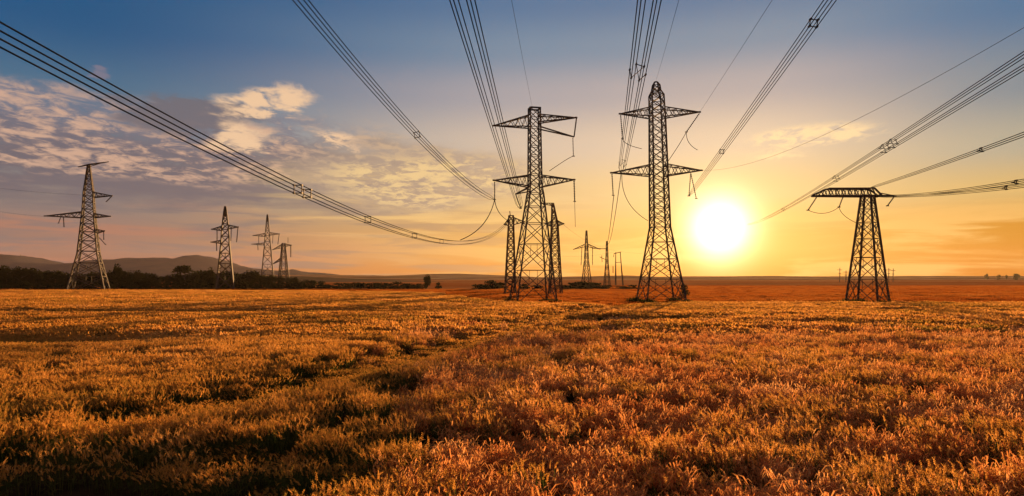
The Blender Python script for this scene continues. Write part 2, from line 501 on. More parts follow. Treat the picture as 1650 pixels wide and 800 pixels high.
def crossarm(root, corner, tip, zt, zb, side, w=0.16, n=5, mat=M_STEEL):
    """tapered lattice arm from the body to a tip; side -1 left, +1 right"""
    ks = (0, 3) if side < 0 else (1, 2)
    mb = MB(); tip = Vector(tip)
    tops = [corner(zt, k) for k in ks]; bots = [corner(zb, k) for k in ks]
    for p in tops + bots:
        mb.bar(p, tip, w)
    for i in range(n):
        t0, t1 = i / n, (i + 0.5) / n
        t2 = (i + 1) / n
        for a, b in zip(tops, bots):
            mb.bar(b.lerp(tip, t0), a.lerp(tip, t1), w * 0.55); mb.bar(a.lerp(tip, t1), b.lerp(tip, min(t2, 0.97)), w * 0.55)
        mb.bar(bots[0].lerp(tip, t0), bots[1].lerp(tip, t2 * 0.98), w * 0.5)
        mb.bar(tops[1].lerp(tip, t0), tops[0].lerp(tip, t2 * 0.98), w * 0.5)
    for a, b in zip(tops, bots): mb.bar(a, b, w)
    d = (tip - tops[0]).normalized()
    mb.bar(tip - d * 0.25, tip + Vector((side * 0.12, 0, 0)), w * 1.5)
    return mb.obj('crossarm', mat, root)


def insulator(root, p, q, r=0.13, discs=12, name='insulator'):
    p, q = Vector(p), Vector(q)
    mb = MB()
    L = (q - p).length
    n = max(3, min(discs, int(L / 0.17)))
    path, rad = [], []
    for i in range(n):
        for t, rr in ((i + 0.1, 0.35), (i + 0.35, 1.0), (i + 0.6, 0.85), (i + 0.8, 0.35)):
            path.append(p.lerp(q, (t + 0.3) / (n + 0.6))); rad.append(r * rr)
    mb.tube([p] + path + [q], [r * 0.3] + rad + [r * 0.3], 8)
    mb.bar(q + Vector((-0.22, 0, 0)), q + Vector((0.22, 0, 0)), 0.14)
    return mb.obj(name, M_INS, root, True)


def steps(a, b, n, grow=1.0):
    """n panels from a to b whose height shrinks upwards by grow"""
    w = [grow ** i for i in range(n)]; s = sum(w); z = [a]
    for x in w: z.append(z[-1] + (b - a) * x / s)
    return z


def V(px, py, D, loc):
    return at(px, py, D) - Vector(loc)


# central left pylon: flat top, two crossarms
DA = 115.0
la = (gx(861, DA), DA, 0)
tA = thing('transmission_tower', 'flat-topped lattice pylon left of the setting sun with two long crossarms', 'pylon', la, 0, 'steel lattice pylons')
cA = lattice(tA, [(0, 3.35, -0.3), (18.4, 1.15, 0.15), (19.6, 1.0, 0.1), (32.7, 0.85, 0)], [0] + steps(0, 18.4, 5, 0.8)[1:] + steps(18.4, 32.7, 9)[1:], 0.25, 0.105, R(12), big=((0, 9),))
mb = MB()
for k in range(4): mb.bar(cA(32.7, k), cA(32.7, k + 1), 0.24)
mb.obj('peak', M_STEEL, tA)
crossarm(tA, cA, V(795, 203, DA, la), 31.5, 29.5, -1, 0.17)
crossarm(tA, cA, V(929, 190, DA, la), 31.6, 30.4, 1, 0.17)
ea = MB()
ea.bar(cA(29.5, 1), V(925, 221, DA, la), 0.2); ea.bar(cA(29.5, 2), V(925, 221, DA, la), 0.2); ea.bar(V(929, 190, DA, la), V(925, 221, DA, la), 0.2)
ea.obj('arm_brace', M_STEEL, tA)
crossarm(tA, cA, V(795, 291, DA, la), 21.4, 19.5, -1, 0.17)
crossarm(tA, cA, V(926, 290, DA, la), 21.4, 19.5, 1, 0.17)
st = MB()
for p in (cA(19.5, 0), cA(18.6, 0)): st.bar(p, V(831, 313, DA, la), 0.17)
st.bar(cA(19.3, 3), V(831, 313, DA, la), 0.15)
st.obj('bracket_arm', M_STEEL, tA)
insulator(tA, V(797, 293, DA, la), V(797, 322, DA, la))
insulator(tA, V(925, 291, DA, la), V(926, 325, DA, la), 0.16)
insulator(tA, V(923, 222, DA, la), V(924, 252, DA, la), 0.1)
insulator(tA, V(831, 313, DA, la), V(839, 336, DA, la), 0.12)

# central right pylon: pointed peak, two lens shaped crossarms
lb = (gx(1060, DA), DA, 0)
tB = thing('transmission_tower', 'tallest lattice pylon just left of the sun with pointed peak and two crossarms', 'pylon', lb, 0, 'steel lattice pylons')
cB = lattice(tB, [(0, 3.35, 0.5), (12.7, 1.38, 0.35), (31.0, 1.08, -0.1), (34.9, 1.0, -0.25), (35.7, 0.62, -0.3), (36.6, 0.5, -0.3)], steps(0, 12.7, 4, 0.85) + steps(12.7, 31.0, 11)[1:] + steps(31, 34.9, 3)[1:] + [35.7, 36.6], 0.24, 0.105, R(5), big=((0, 6),))
mb = MB()
for k in range(4): mb.bar(cB(36.6, k), Vector((-0.3 + (0.22 if k in (1, 2) else -0.22), 0, 37.2)), 0.18)
mb.bar((-0.52, 0, 37.2), (-0.08, 0, 37.2), 0.2)
mb.obj('peak', M_STEEL, tB)
crossarm(tB, cB, V(998, 184, DA, lb), 32.8, 31.2, -1, 0.16)
crossarm(tB, cB, V(1128, 181, DA, lb), 32.8, 31.2, 1, 0.16)
crossarm(tB, cB, V(984, 279, DA, lb), 23.2, 21.4, -1, 0.16)
crossarm(tB, cB, V(1131, 275, DA, lb), 23.2, 21.4, 1, 0.16)
insulator(tB, V(1000, 185, DA, lb), V(1003, 224, DA, lb))
insulator(tB, V(1127, 183, DA, lb), V(1106, 213, DA, lb))
insulator(tB, V(986, 280, DA, lb), V(988, 315, DA, lb))
insulator(tB, V(1113, 279, DA, lb), V(1122, 320, DA, lb), 0.11)
insulator(tB, V(1113, 279, DA, lb), V(1110, 316, DA, lb), 0.11)

# right pylon: one broad beam on a square tapering shaft turned to its edge
DC = 107.0
lc = (gx(1398, DC), DC, 0)
tC = thing('transmission_tower', 'short lattice pylon right of the sun carrying one broad flat beam on top', 'pylon', lc, 0, 'steel lattice pylons')
cC = lattice(tC, [(0, 2.4), (16.9, 0.74)], steps(0, 16.9, 6, 0.86), 0.25, 0.10, R(42), big=((0, 12),))
mb = MB()
zb, zt = 17.0, 18.15
for yy in (-0.75, 0.75):
    mb.bar((-8.7, yy * 0.3, zb), (-1, yy, zb), 0.27); mb.bar((-1, yy, zb), (1.0, yy, zb), 0.27)
    mb.bar((-8.6, yy * 0.3, zb + 0.15), (-6.3, yy * 0.7, zt), 0.2); mb.bar((-6.3, yy * 0.7, zt), (0.7, yy, zt), 0.22)
    mb.bar((0.7, yy, zt), (1.9, yy * 0.7, zb + 0.1), 0.22); mb.bar((1.0, yy, zb), (1.9, yy * 0.7, zb), 0.3)
    for i in range(9):
        x0, x1, x2 = -8 + i, -7.5 + i, -7 + i
        mb.bar((x0, yy * 0.6, zb), (x1, yy * 0.8, zb + (zt - zb) * min(1, (x1 + 8.6) / 2.3)), 0.10)
        mb.bar((x1, yy * 0.8, zb + (zt - zb) * min(1, (x1 + 8.6) / 2.3)), (x2, yy * 0.7, zb), 0.13)
for i in range(10):
    mb.bar((-8 + i, -0.6, zb), (-7.4 + i, 0.6, zb), 0.13)
    mb.bar((-6.2 + i * 0.75, -0.7, zt), (-5.6 + i * 0.75, 0.7, zt), 0.12)
mb.obj('crossarm', M_STEEL, tC)
mb = MB()
for yy in (-0.5, 0.5): mb.bar((1.85, yy, zb + 0.05), (4.5, 0, zb - 0.02), 0.2)
mb.bar((1.85, 0, zb + 0.5), (4.5, 0, zb), 0.14)
mb.obj('crossarm', M_STEEL, tC)
insulator(tC, V(1316, 318, DC, lc), V(1302, 339, DC, lc))
insulator(tC, V(1359, 316, DC, lc), V(1352, 334, DC, lc))
insulator(tC, V(1441, 317, DC, lc), V(1430, 332, DC, lc))

# far left pylon
DD = 210.0
ld = (gx(143, DD), DD, 0)
tD = thing('transmission_tower', 'leftmost lattice pylon with a tilted bar across its top and uneven arms', 'pylon', ld, 0, 'steel lattice pylons')
cD = lattice(tD, [(0, 5.0), (11.5, 2.6), (23, 1.6), (30.5, 1.22), (38.8, 0.3)], steps(0, 23, 7, 0.88) + steps(23, 38.8, 9, 0.93)[1:], 0.36, 0.18, R(22), big=((0, 8),))
mb = MB(); mb.bar((-3.3, 0, 38.3), (0, 0, 39.0), 0.2, 0.45); mb.bar((0, 0, 39.0), (6.2, 0, 39.9), 0.45, 0.2); mb.bar((-0.3, 0, 38.2), (3.5, 0, 39.4), 0.16)
mb.obj('top_bar', M_STEEL, tD)
crossarm(tD, cD, (7.3, 0, 29.4), 30.6, 29.0, 1, 0.22, 4)
crossarm(tD, cD, (-13.6, 0, 23.2), 24.4, 22.6, -1, 0.24, 5)
crossarm(tD, cD, (6.8, 0, 23.1), 24.0, 22.8, 1, 0.22, 4)
crossarm(tD, cD, (5.0, 0, 18.6), 19.2, 18.0, 1, 0.2, 3)
insulator(tD, (-7.8, 0, 22.9), (-7.6, 0, 19.9), 0.22); insulator(tD, (-8.6, 0, 22.9), (-9.3, 0, 21), 0.18)
insulator(tD, (7.2, 0, 29.4), (5.4, 0, 27.6), 0.22); insulator(tD, (4.6, 0, 18.6), (4.6, 0, 16), 0.2); insulator(tD, (3.2, 0, 16.6), (5.2, 0, 14.4), 0.16)

# three pylons behind the hedge on the left
def pylon_spired(label, px, D, H, half, armz, al, ar, lowz, lowx):
    l = (gx(px, D), D, 0); s = H / 37.4
    t = thing('transmission_tower', label, 'pylon', l, 0, 'steel lattice pylons')
    c = lattice(t, [(0, half), (armz * 0.72, half * 0.5), (armz, 1.15), (H * 0.95, 0.42), (H, 0.2)], steps(0, armz, 6, 0.87) + steps(armz, H, 5, 0.9)[1:], 0.42, 0.2, R(20), big=((0, 10),))
    mb = MB(); mb.bar((0, 0, H - 3.5), (0, 0, H), 0.9, 0.35); mb.obj('peak', M_STEEL, t)
    crossarm(t, c, (al, 0, armz), armz + 1.1, armz - 0.5, -1, 0.26, 4)
    crossarm(t, c, (ar, 0, armz + 0.8), armz + 1.6, armz + 0.2, 1, 0.26, 4)
    crossarm(t, c, (lowx, 0, lowz), lowz + 0.6, lowz - 0.5, -1, 0.24, 3)
    insulator(t, (al * 0.6, 0, armz), (al * 0.6, 0, armz - 4.2), 0.26); insulator(t, (ar * 0.95, 0, armz + 0.7), (ar * 0.85, 0, armz - 4.5), 0.26)
    insulator(t, (lowx * 0.62, 0, lowz), (lowx * 0.6, 0, lowz - 3), 0.28)
    insulator(t, (ar * 0.45, 0, armz + 0.3), (ar * 0.42, 0, armz - 4), 0.22)
    return t


pylon_spired('slim spired pylon standing in front of the hedge trees, second lattice pylon from the left', 363, 245, 29.8, 2.9, 21.6, -4.9, 4.8, 17.0, -5.1)
pylon_spired('slim spired pylon further right behind the hedge, third lattice pylon from the left', 431, 357, 37.2, 3.4, 26.3, -7.6, 6.4, 21.8, -8.2)
lg = (gx(457, 372), 372, 0)
tG = thing('transmission_tower', 'short crooked lattice pylon without a spire tucked close behind the third pylon', 'pylon', lg, 0, 'steel lattice pylons')
cG = lattice(tG, [(0, 2.5), (12, 1.6), (23, 0.75)], steps(0, 23, 6, 0.9), 0.38, 0.2, R(35), big=((0, 20),))
crossarm(tG, cG, (-6.0, 0, 19.5), 22.5, 20.5, -1, 0.26, 3); crossarm(tG, cG, (4.4, 0, 22.0), 22.8, 21.2, 1, 0.26, 3); crossarm(tG, cG, (-6.3, 0, 11.5), 15, 13.6, -1, 0.24, 3)
insulator(tG, (3.9, 0, 22), (3.9, 0, 15.5), 0.4); insulator(tG, (2.4, 0, 23), (2.4, 0, 26), 0.2)

# two slender masts behind the flat-topped pylon
DK = 172.0
lk = (gx(822, DK), DK, 0)
tK = thing('transmission_tower', 'slender ladder-like mast rising just behind the left leg of the flat-topped pylon', 'mast', lk, 0, 'steel lattice pylons')
cK = lattice(tK, [(0, 1.3, 0), (19.9, 0.55, 0.25)], steps(0, 19.9, 12), 0.26, 0.15, R(8), mat=M_STEEL_R)
crossarm(tK, cK, (-1.5, 0, 17.6), 19.2, 17.4, -1, 0.18, 2); crossarm(tK, cK, (3.6, 0, 18.3), 19.4, 17.6, 1, 0.18, 3)
mb = MB(); mb.bar((0.05, 0, 19.8), (-0.1, 0, 21.0), 0.2); mb.obj('peak', M_STEEL, tK)
ll = (gx(895, DK), DK, 0)
tL = thing('transmission_tower', 'slender tapering mast with short arm behind the right leg of the flat-topped pylon', 'mast', ll, 0, 'steel lattice pylons')
cL = lattice(tL, [(0, 1.5, 0), (17.8, 0.75, -0.2), (23, 0.22, -0.7)], steps(0, 23, 12, 0.96), 0.26, 0.15, R(8), mat=M_STEEL_R)
crossarm(tL, cL, (-2.4, 0, 17.7), 18.6, 17.2, -1, 0.18, 3); crossarm(tL, cL, (2.1, 0, 17.8), 18.6, 17.2, 1, 0.18, 3)
crossarm(tL, cL, (-3.9, 0, 23.0), 23.0, 22.4, -1, 0.16, 2)
insulator(tL, (-1.9, 0, 17.6), (-1.9, 0, 14.6), 0.14)

# three small pylons far off between the two central pylons
lh = (gx(945, 330), 330, 0)
tH = thing('transmission_tower', 'small distant pylon with bowed crossarm between the two central pylons, on a bushy mound', 'pylon', lh, 0, 'steel lattice pylons')
cH = lattice(tH, [(0, 2.0), (12, 0.9), (27, 0.25)], steps(0, 27, 7, 0.95), 0.3, 0.14, R(15))
crossarm(tH, cH, (-6.4, 0, 17.9), 20.6, 19.2, -1, 0.22, 3); crossarm(tH, cH, (6.6, 0, 18.0), 20.6, 19.2, 1, 0.22, 3)
insulator(tH, (-2.2, 0, 18.9), (-2.6, 0, 10.4), 0.24); insulator(tH, (3.0, 0, 18.9), (2.9, 0, 10.4), 0.24)
li = (gx(978, 340), 340, 0)
tI = thing('transmission_tower', 'thin distant pylon with a single bar to its left, middle of the far trio', 'pylon', li, 0, 'steel lattice pylons')
cI = lattice(tI, [(0, 1.4), (11, 0.6), (22.5, 0.3)], steps(0, 22.5, 7, 0.95), 0.28, 0.13, R(10))
mb = MB(); mb.bar((-7.5, 0, 18.9), (0.5, 0, 18.6), 0.3); mb.obj('crossarm', M_STEEL, tI)
mb = MB(); mb.bar((-3.6, 0, 14.6), (0, 0, 13), 0.25); mb.obj('crossarm', M_STEEL, tI)
insulator(tI, (-2.6, 0, 15.4), (-2.4, 0, 12.2), 0.2)
lj = (gx(996, 350), 350, 0)
tJ = thing('transmission_tower', 'distant twin-post pylon joined by a short top beam, rightmost of the far trio', 'pylon', lj, 0, 'steel lattice pylons')
for s, xt in ((-1.5, -1.2), (2.3, 1.1)):
    mb = MB(); mb.bar((s, 0, -0.3), (xt, 0, 17.4), 0.42, 0.3); mb.bar((s + 0.6, 0.6, -0.3), (xt, 0.2, 17), 0.3); mb.obj('leg', M_STEEL, tJ)
mb = MB(); mb.bar((-2.2, 0, 16.6), (1.4, 0, 17.4), 0.36); mb.obj('crossarm', M_STEEL, tJ)
mb = MB(); mb.bar((-1.4, 0, 12), (1.6, 0, 12.2), 0.24); mb.obj('crossarm', M_STEEL, tJ)
insulator(tJ, (-2.1, 0, 16.4), (-2.3, 0, 15), 0.2); insulator(tJ, (-2.6, 0, 10.2), (-2.6, 0, 6.8), 0.3)

# ------------------------------------------------------------------ conductors
def fit(A, pts, De, cmin=0.0001):
    """straight run on plan and a sagging parabola in height from attachment A towards and over the camera"""
    a = at(*A); e = at(pts[-1][0], pts[-1][1], De)
    k = (e.x - a.x) / (a.y - De)
    rows, rhs = [], []
    for px, py in pts:
        u = (px - 825) / FPX; D = (a.x + k * a.y) / (u + k); d = a.y - D; w = FPX / D
        rows.append((w * d, w * d * d)); rhs.append(w * (CAMH + (HOR - py) / FPX * D - a.z))
    M, r = np.array(rows), np.array(rhs)
    b, c = np.linalg.lstsq(M, r, rcond=None)[0]
    if c < cmin:
        c = cmin; y = r - M[:, 1] * c; b = float((M[:, 0] @ y) / (M[:, 0] @ M[:, 0]))
    return a, k, b, c


def offs(n, rad, rot):
    return [(rad * cos(R(rot) + 2 * pi * i / n), rad * sin(R(rot) + 2 * pi * i / n)) for i in range(n)]


def bundle(label, A, pts, De, n, rad, rot, spacers, Dend=-60.0, r=0.028, cmin=0.0001, fan=1.0, group='conductor bundles'):
    a, k, b, c = fit(A, pts, De, cmin)
    t = thing('conductor_bundle', label, 'power cable', a, 0, group)
    side = Vector((1, k, 0)).normalized()
    # turn the spacer frames so that the strands hang apart instead of behind one another
    Dn = De * 1.35; d = a.y - Dn
    P = Vector((a.x + k * d, Dn, a.z + b * d + c * d * d - CAMH)); dr = Vector((k, -1, b + 2 * c * d)).normalized()
    nn = dr.cross(P).normalized(); ex, ez = nn.dot(side), nn.z
    def gap(q):
        pr = sorted(o[0] * ex + o[1] * ez for o in offs(n, rad, q)); return min(j - i for i, j in zip(pr[:-1], pr[1:]))
    rot = max(range(0, 120, 2), key=gap)
    def pt(D, ox=0, oz=0):
        d = a.y - D
        return Vector((k * d, -d, b * d + c * d * d)) + side * ox + Vector((0, 0, oz))
    tot = a.y - Dend
    ds = [tot * (i / 70) for i in range(71)]
    for ox, oz in offs(n, rad, rot):
        mb = MB()
        mb.tube([pt(a.y - d, ox * (0.15 + 0.85 * min(1, d / 6.0)) * fan, oz * (0.15 + 0.85 * min(1, d / 6.0)) * fan) for d in [0, 2, 4, 6] + ds[5:]], r, 6)
        mb.obj('conductor', M_WIRE, t, True)
    for sx in spacers:
        u = (sx - 825) / FPX; D = (a.x + k * a.y) / (u + k)
        mb = MB(); q = [pt(D, *o) for o in offs(n, rad, rot)]
        for i in range(n):
            if n < 6 or i % 2 == 0: mb.bar(q[i], q[(i + 1) % n], 0.05)
            mb.bar(q[i] - Vector((0, 0.14, 0)), q[i] + Vector((0, 0.14, 0)), 0.10)
        if n == 6: mb.bar(q[1], q[4], 0.04); mb.bar(q[0], q[3], 0.04)
        mb.obj('spacer', M_STEEL, t)
    return t


bundle('long sagging cable bundle sweeping from the upper left edge down past mid picture', (815, 362, 172), [(745, 390), (720, 390), (600, 358), (500, 318), (330, 229), (175, 147), (0, 59)], 20, 4, 0.34, 20, [480, 495, 593, 668, 712])
bundle('steep cable bundle running up left from the lower left arm of the flat-topped pylon', (797, 322, 115), [(775, 306), (740, 282), (672, 220), (577, 112), (485, 0)], 36, 4, 0.34, 15, [672])
bundle('thick cable bundle climbing to the top edge left of the flat-topped pylon', (839, 336, 115), [(826, 278), (797, 180), (770, 90), (743, 0)], 30, 6, 0.55, 5, [], cmin=0.00008)
bundle('thick cable bundle rising to the top edge left of the tallest pylon', (1001, 278, 115), [(1005, 240), (1022, 150), (1034, 80), (1046, 0)], 32, 6, 0.55, 12, [1027.5, 1003.5], cmin=0.00008)
bundle('steep cable bundle running up right from the tallest pylon across the sky above the sun', (1110, 316, 115), [(1163, 243), (1210, 180), (1270, 95), (1310, 42), (1336, 0)], 38, 4, 0.30, 25, [1311, 1163])
bundle('wide cable bundle descending from the right edge towards the sun, highest bundle there', (1205, 362, 450), [(1262, 337), (1347, 288), (1430, 238), (1540, 168), (1650, 98)], 38, 6, 0.45, 25, [1262, 1347, 1425, 1438], Dend=-40, cmin=0.00003, r=0.026)
bundle('slim cable bundle rising right from the top of the broad-beamed pylon', (1402, 303, 107), [(1450, 288), (1580, 242), (1650, 217)], 44, 3, 0.16, 30, [1580], Dend=5)
bundle('nearly level cable pair leaving the broad-beamed pylon to the right edge, upper of two', (1408, 316, 107), [(1440, 315), (1500, 312), (1580, 304), (1650, 291)], 50, 3, 0.15, 10, [1636], Dend=12)
bundle('nearly level cable pair leaving the broad-beamed pylon to the right edge, lower of two', (1408, 317, 107), [(1440, 316), (1500, 314), (1580, 309), (1650, 299)], 56, 3, 0.15, 40, [1620], Dend=20)


def wire(label, A, pts, De, Dend=-40, r=0.013, cmin=0.00008):
    a, k, b, c = fit(A, pts, De, cmin)
    mb = MB(); tot = a.y - Dend
    mb.tube([Vector((k * d, -d, b * d + c * d * d)) for d in [tot * i / 60 for i in range(61)]], r, 5)
    o = mb.obj('earth_wire', M_WIRE, None, True); o.location = a
    return tag(o, label, 'wire')


wire('thin single wire from the right upper arm of the tallest pylon to the top edge', (1106, 213, 115), [(1130, 175), (1170, 115), (1205, 62), (1245, 0)], 40)
wire('thin single wire crossing the upper right corner above the broad-beamed pylon', (1131, 275, 115), [(1240, 250), (1390, 190), (1500, 132), (1650, 43)], 34)
wire('faint wire from the peak of the tallest pylon straight up to the top edge', (1057, 130, 115), [(1070, 82), (1082, 40), (1095, 0)], 36, r=0.012)
wire('faint wire from the flat-topped pylon up to the top edge', (858, 174, 115), [(845, 110), (836, 60), (824, 0)], 36, r=0.012)


def cable(name, label, pts, r=0.05, n=24, cat='cable'):
    """a hanging cable through a few points (quadratic Bezier through three, or a polyline)"""
    p0, p1, p2 = [Vector(p) for p in pts]
    c = p1 * 2 - (p0 + p2) * 0.5
    mb = MB()
    mb.tube([(p0 * (1 - t) ** 2 + c * 2 * t * (1 - t) + p2 * t * t) - p0 for t in [i / n for i in range(n + 1)]], r, 5)
    o = mb.obj(name, M_WIRE, None, True); o.location = p0
    return tag(o, label, cat)


cable('jumper_cable', 'loose cable from the lower left arm of the flat-topped pylon to the sagging bundle', [at(797, 322, 115), at(778, 362, 112), at(742, 387, 108)], 0.07)
cable('jumper_cable', 'loose cable from the lower left arm of the flat-topped pylon to the mast behind it', [at(797, 322, 115), at(806, 345, 145), at(822, 358, 172)], 0.07)
cable('jumper_cable', 'curved cable between the upper right arm and shaft of the flat-topped pylon', [at(924, 252, 115), at(912, 258, 115.3), at(885, 276, 115.4)], 0.05)
cable('jumper_cable', 'short curved cable dangling from the upper left arm of the tallest pylon', [at(1003, 224, 115), at(1012, 233, 114.4), at(1034, 240, 114.4)], 0.05)
cable('jumper_cable', 'cable falling from the right upper arm of the tallest pylon back to its shaft', [at(1106, 213, 115), at(1090, 240, 115.2), at(1068, 272, 115.4)], 0.05)
cable('jumper_cable', 'cable hook dangling right of the upper arm of the tallest pylon', [at(1106, 213, 115), at(1110, 230, 115), at(1124, 242, 115)], 0.05)
cable('jumper_cable', 'cable curving from the lower left arm of the tallest pylon in to its waist', [at(1002, 282, 115), at(1012, 325, 115.4), at(1044, 356, 116)], 0.05)
cable('jumper_cable', 'cable sagging between the two left insulators of the broad-beamed pylon', [at(1302, 339, 107), at(1328, 344, 107), at(1352, 334, 107)], 0.04)
cable('jumper_cable', 'cable from the second insulator down to the shaft of the broad-beamed pylon', [at(1352, 334, 107), at(1362, 349, 107), at(1386, 362, 107)], 0.04)
cable('jumper_cable', 'drop wire hanging below the right insulator of the flat-topped pylon', [at(926, 325, 115), at(926.5, 345, 115), at(927, 366, 115)], 0.035)
# thin lines strung between the far pylons
for lab, a, b, sag in (
    ('thin line from the far left pylon out over the left edge, upper of the two', (180, 316, 210), (-60, 296, 190), 0.7),
    ('thin line from the far left pylon out over the left edge, lower of the two', (72, 349, 210), (-60, 330, 190), 0.5),
    ('long level line from the mast behind the flat-topped pylon to the far trio of pylons', (906, 361, 172), (968, 398, 330), 1.0),
    ('line strung from the far trio of pylons to the right behind the tallest pylon', (966, 398, 330), (1045, 408, 390), 1.2),
    ('lowest thin line running left from the twin-post far pylon', (990, 406, 350), (906, 413, 330), 1.0),
):
    A, B = at(*a), at(*b); mid = (A + B) / 2 - Vector((0, 0, sag))
    cable('power_line', lab, [A, mid, B], 0.022, 16, 'power line')
a = at(1001, 278, 115); b = at(978, 392, 340)
cable('power_line', 'cable dropping behind the lower left arm of the tallest pylon to the thin far pylon', [a, (a + b) / 2 - Vector((0, 0, 4.5)), b], 0.06, 30, 'power line')
a = at(989, 315, 115); b = at(976, 396, 340)
cable('power_line', 'cable from the lower left insulator of the tallest pylon to the thin far pylon', [a, (a + b) / 2 - Vector((0, 0, 3.0)), b], 0.06, 30, 'power line')

# ------------------------------------------------------------------ trees and shrubs
def crown_mesh(seed, w, h, n, leaf, z0=0.25, lobes=9, flat=1.0):
    """many leaf-clump cards in an uneven cloud of lobes"""
    rg = np.random.default_rng(seed)
    mb = MB()
    L = []
    for i in range(lobes):
        a = rg.uniform(0, 2 * pi); rr = rg.uniform(0.0, 0.62) * w / 2
        zz = z0 * h + (h - z0 * h) * rg.uniform(0.15, 0.85)
        k = 1.0 - 0.5 * abs((zz / h - 0.6)) * 1.2
        L.append((rr * cos(a) * k, rr * sin(a) * k, zz, rg.uniform(0.2, 0.36) * w * k, rg.uniform(0.16, 0.3) * h * 0.8 * flat))
    for i in range(n):
        cx, cy, cz, rx, rz = L[int(rg.integers(lobes))]
        d = rg.normal(size=3); d /= np.linalg.norm(d)
        q = rg.uniform(0.35, 1.12) ** 0.6
        p = Vector((cx + d[0] * rx * q, cy + d[1] * rx * q, max(0.05, cz + d[2] * rz * q)))
        u = Vector(rg.normal(size=3)).normalized(); v = u.orthogonal().normalized()
        s = leaf * rg.uniform(0.5, 1.3)
        mb.quad([p - u * s, p + v * s * 0.55, p + u * s, p - v * s * 0.55])
    return mb.mesh('crown', [M_TREE])


def trunk_mesh(seed, h, r, z1=0.7, w=3):
    rg = random.Random(seed); mb = MB()
    top = h * z1
    mb.tube([(0, 0, -0.3), (0.1, 0, top * 0.4), (-0.1, 0.1, top)], [r, r * 0.75, r * 0.3], 7)
    for i in range(5):
        a = rg.uniform(0, 2 * pi); z = top * rg.uniform(0.4, 0.9); L = w * rg.uniform(0.25, 0.42)
        mb.tube([(0, 0, z), (cos(a) * L * 0.5, sin(a) * L * 0.5, z + L * 0.5), (cos(a) * L, sin(a) * L, z + L * 0.8)], [r * 0.4, r * 0.28, r * 0.12], 5)
    return mb.mesh('trunk', [M_BARK])


TREES = []
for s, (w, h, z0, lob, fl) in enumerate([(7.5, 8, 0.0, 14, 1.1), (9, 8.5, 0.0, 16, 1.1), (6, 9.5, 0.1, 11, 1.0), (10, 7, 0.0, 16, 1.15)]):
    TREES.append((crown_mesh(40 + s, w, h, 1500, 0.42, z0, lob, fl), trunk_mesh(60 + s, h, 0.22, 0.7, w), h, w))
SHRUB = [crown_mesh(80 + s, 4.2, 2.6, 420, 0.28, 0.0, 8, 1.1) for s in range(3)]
UMB = (crown_mesh(90, 10.5, 9.6, 900, 0.42, 0.66, 12, 0.55), trunk_mesh(91, 9.6, 0.28, 0.82, 9))


def tree(name, label, px, D, height, crown, trunk, h0, wide=1.0, group=None, cat='tree'):
    t = thing(name, label, cat, (gx(px, D), D, 0), random.uniform(0, 6.28), group)
    t.scale = (height / h0 * wide, height / h0 * wide, height / h0)
    for nm, me in (('crown', crown), ('trunk', trunk)):
        o = bpy.data.objects.new(nm, me); COL.objects.link(o); o.parent = t
    return t


def hfor(py, D): return CAMH + (HOR - py) / FPX * D


# the dark hedge of trees along the far edge of the field on the left
hedge_top = [(-60, 428), (0, 430), (50, 432), (100, 437), (150, 440), (200, 434), (240, 440), (270, 444), (290, 442), (330, 437), (345, 439), (420, 441), (470, 447), (520, 452), (560, 455)]
hx = [p[0] for p in hedge_top]; hy = [p[1] for p in hedge_top]
px = -75.0; i = 0
while px < 520:
    D = 262 + 22 * random.random() + (18 if i % 2 else 0)
    top = float(np.interp(px, hx, hy)) + random.uniform(-1.5, 4)
    c, tr, h0, w = TREES[i % 4]
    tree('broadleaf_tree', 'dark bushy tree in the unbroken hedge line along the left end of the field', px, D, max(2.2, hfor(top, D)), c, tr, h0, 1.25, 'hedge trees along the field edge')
    px += random.uniform(9, 14); i += 1
tree('umbrella_tree', 'tree with a flat umbrella crown standing above the dark hedge', 298, 258, hfor(428, 258), UMB[0], UMB[1], 9.6, 0.95)
tree('round_tree', 'large rounded dark tree right of the second pylon at the hedge', 402, 262, hfor(435, 262), TREES[1][0], TREES[1][1], 8.5, 1.25)
tree('small_tree', 'small tree poking above the hedge just right of the leftmost pylon', 190, 259, hfor(428, 259), TREES[2][0], TREES[2][1], 9.5, 0.8)
tree('small_tree', 'thin upright tree touching the left side of the second pylon', 338, 255, hfor(433, 255), TREES[2][0], TREES[2][1], 9.5, 0.75)
tree('lone_tree', 'lone small round tree standing in the open between hedge and flat-topped pylon', 688, 250, hfor(444, 250), TREES[2][0], TREES[2][1], 9.5, 1.15)


def shrub(label, px, D, wm, hm, k, group='shrubs beyond the field'):
    o = bpy.data.objects.new('shrub', SHRUB[k % 3]); COL.objects.link(o)
    o.location = (gx(px, D), D, -0.05); o.scale = (wm / 4.2, wm / 4.2, hm / 2.6); o.rotation_euler = (0, 0, random.uniform(0, 6))
    return tag(o, label, 'shrub', group)


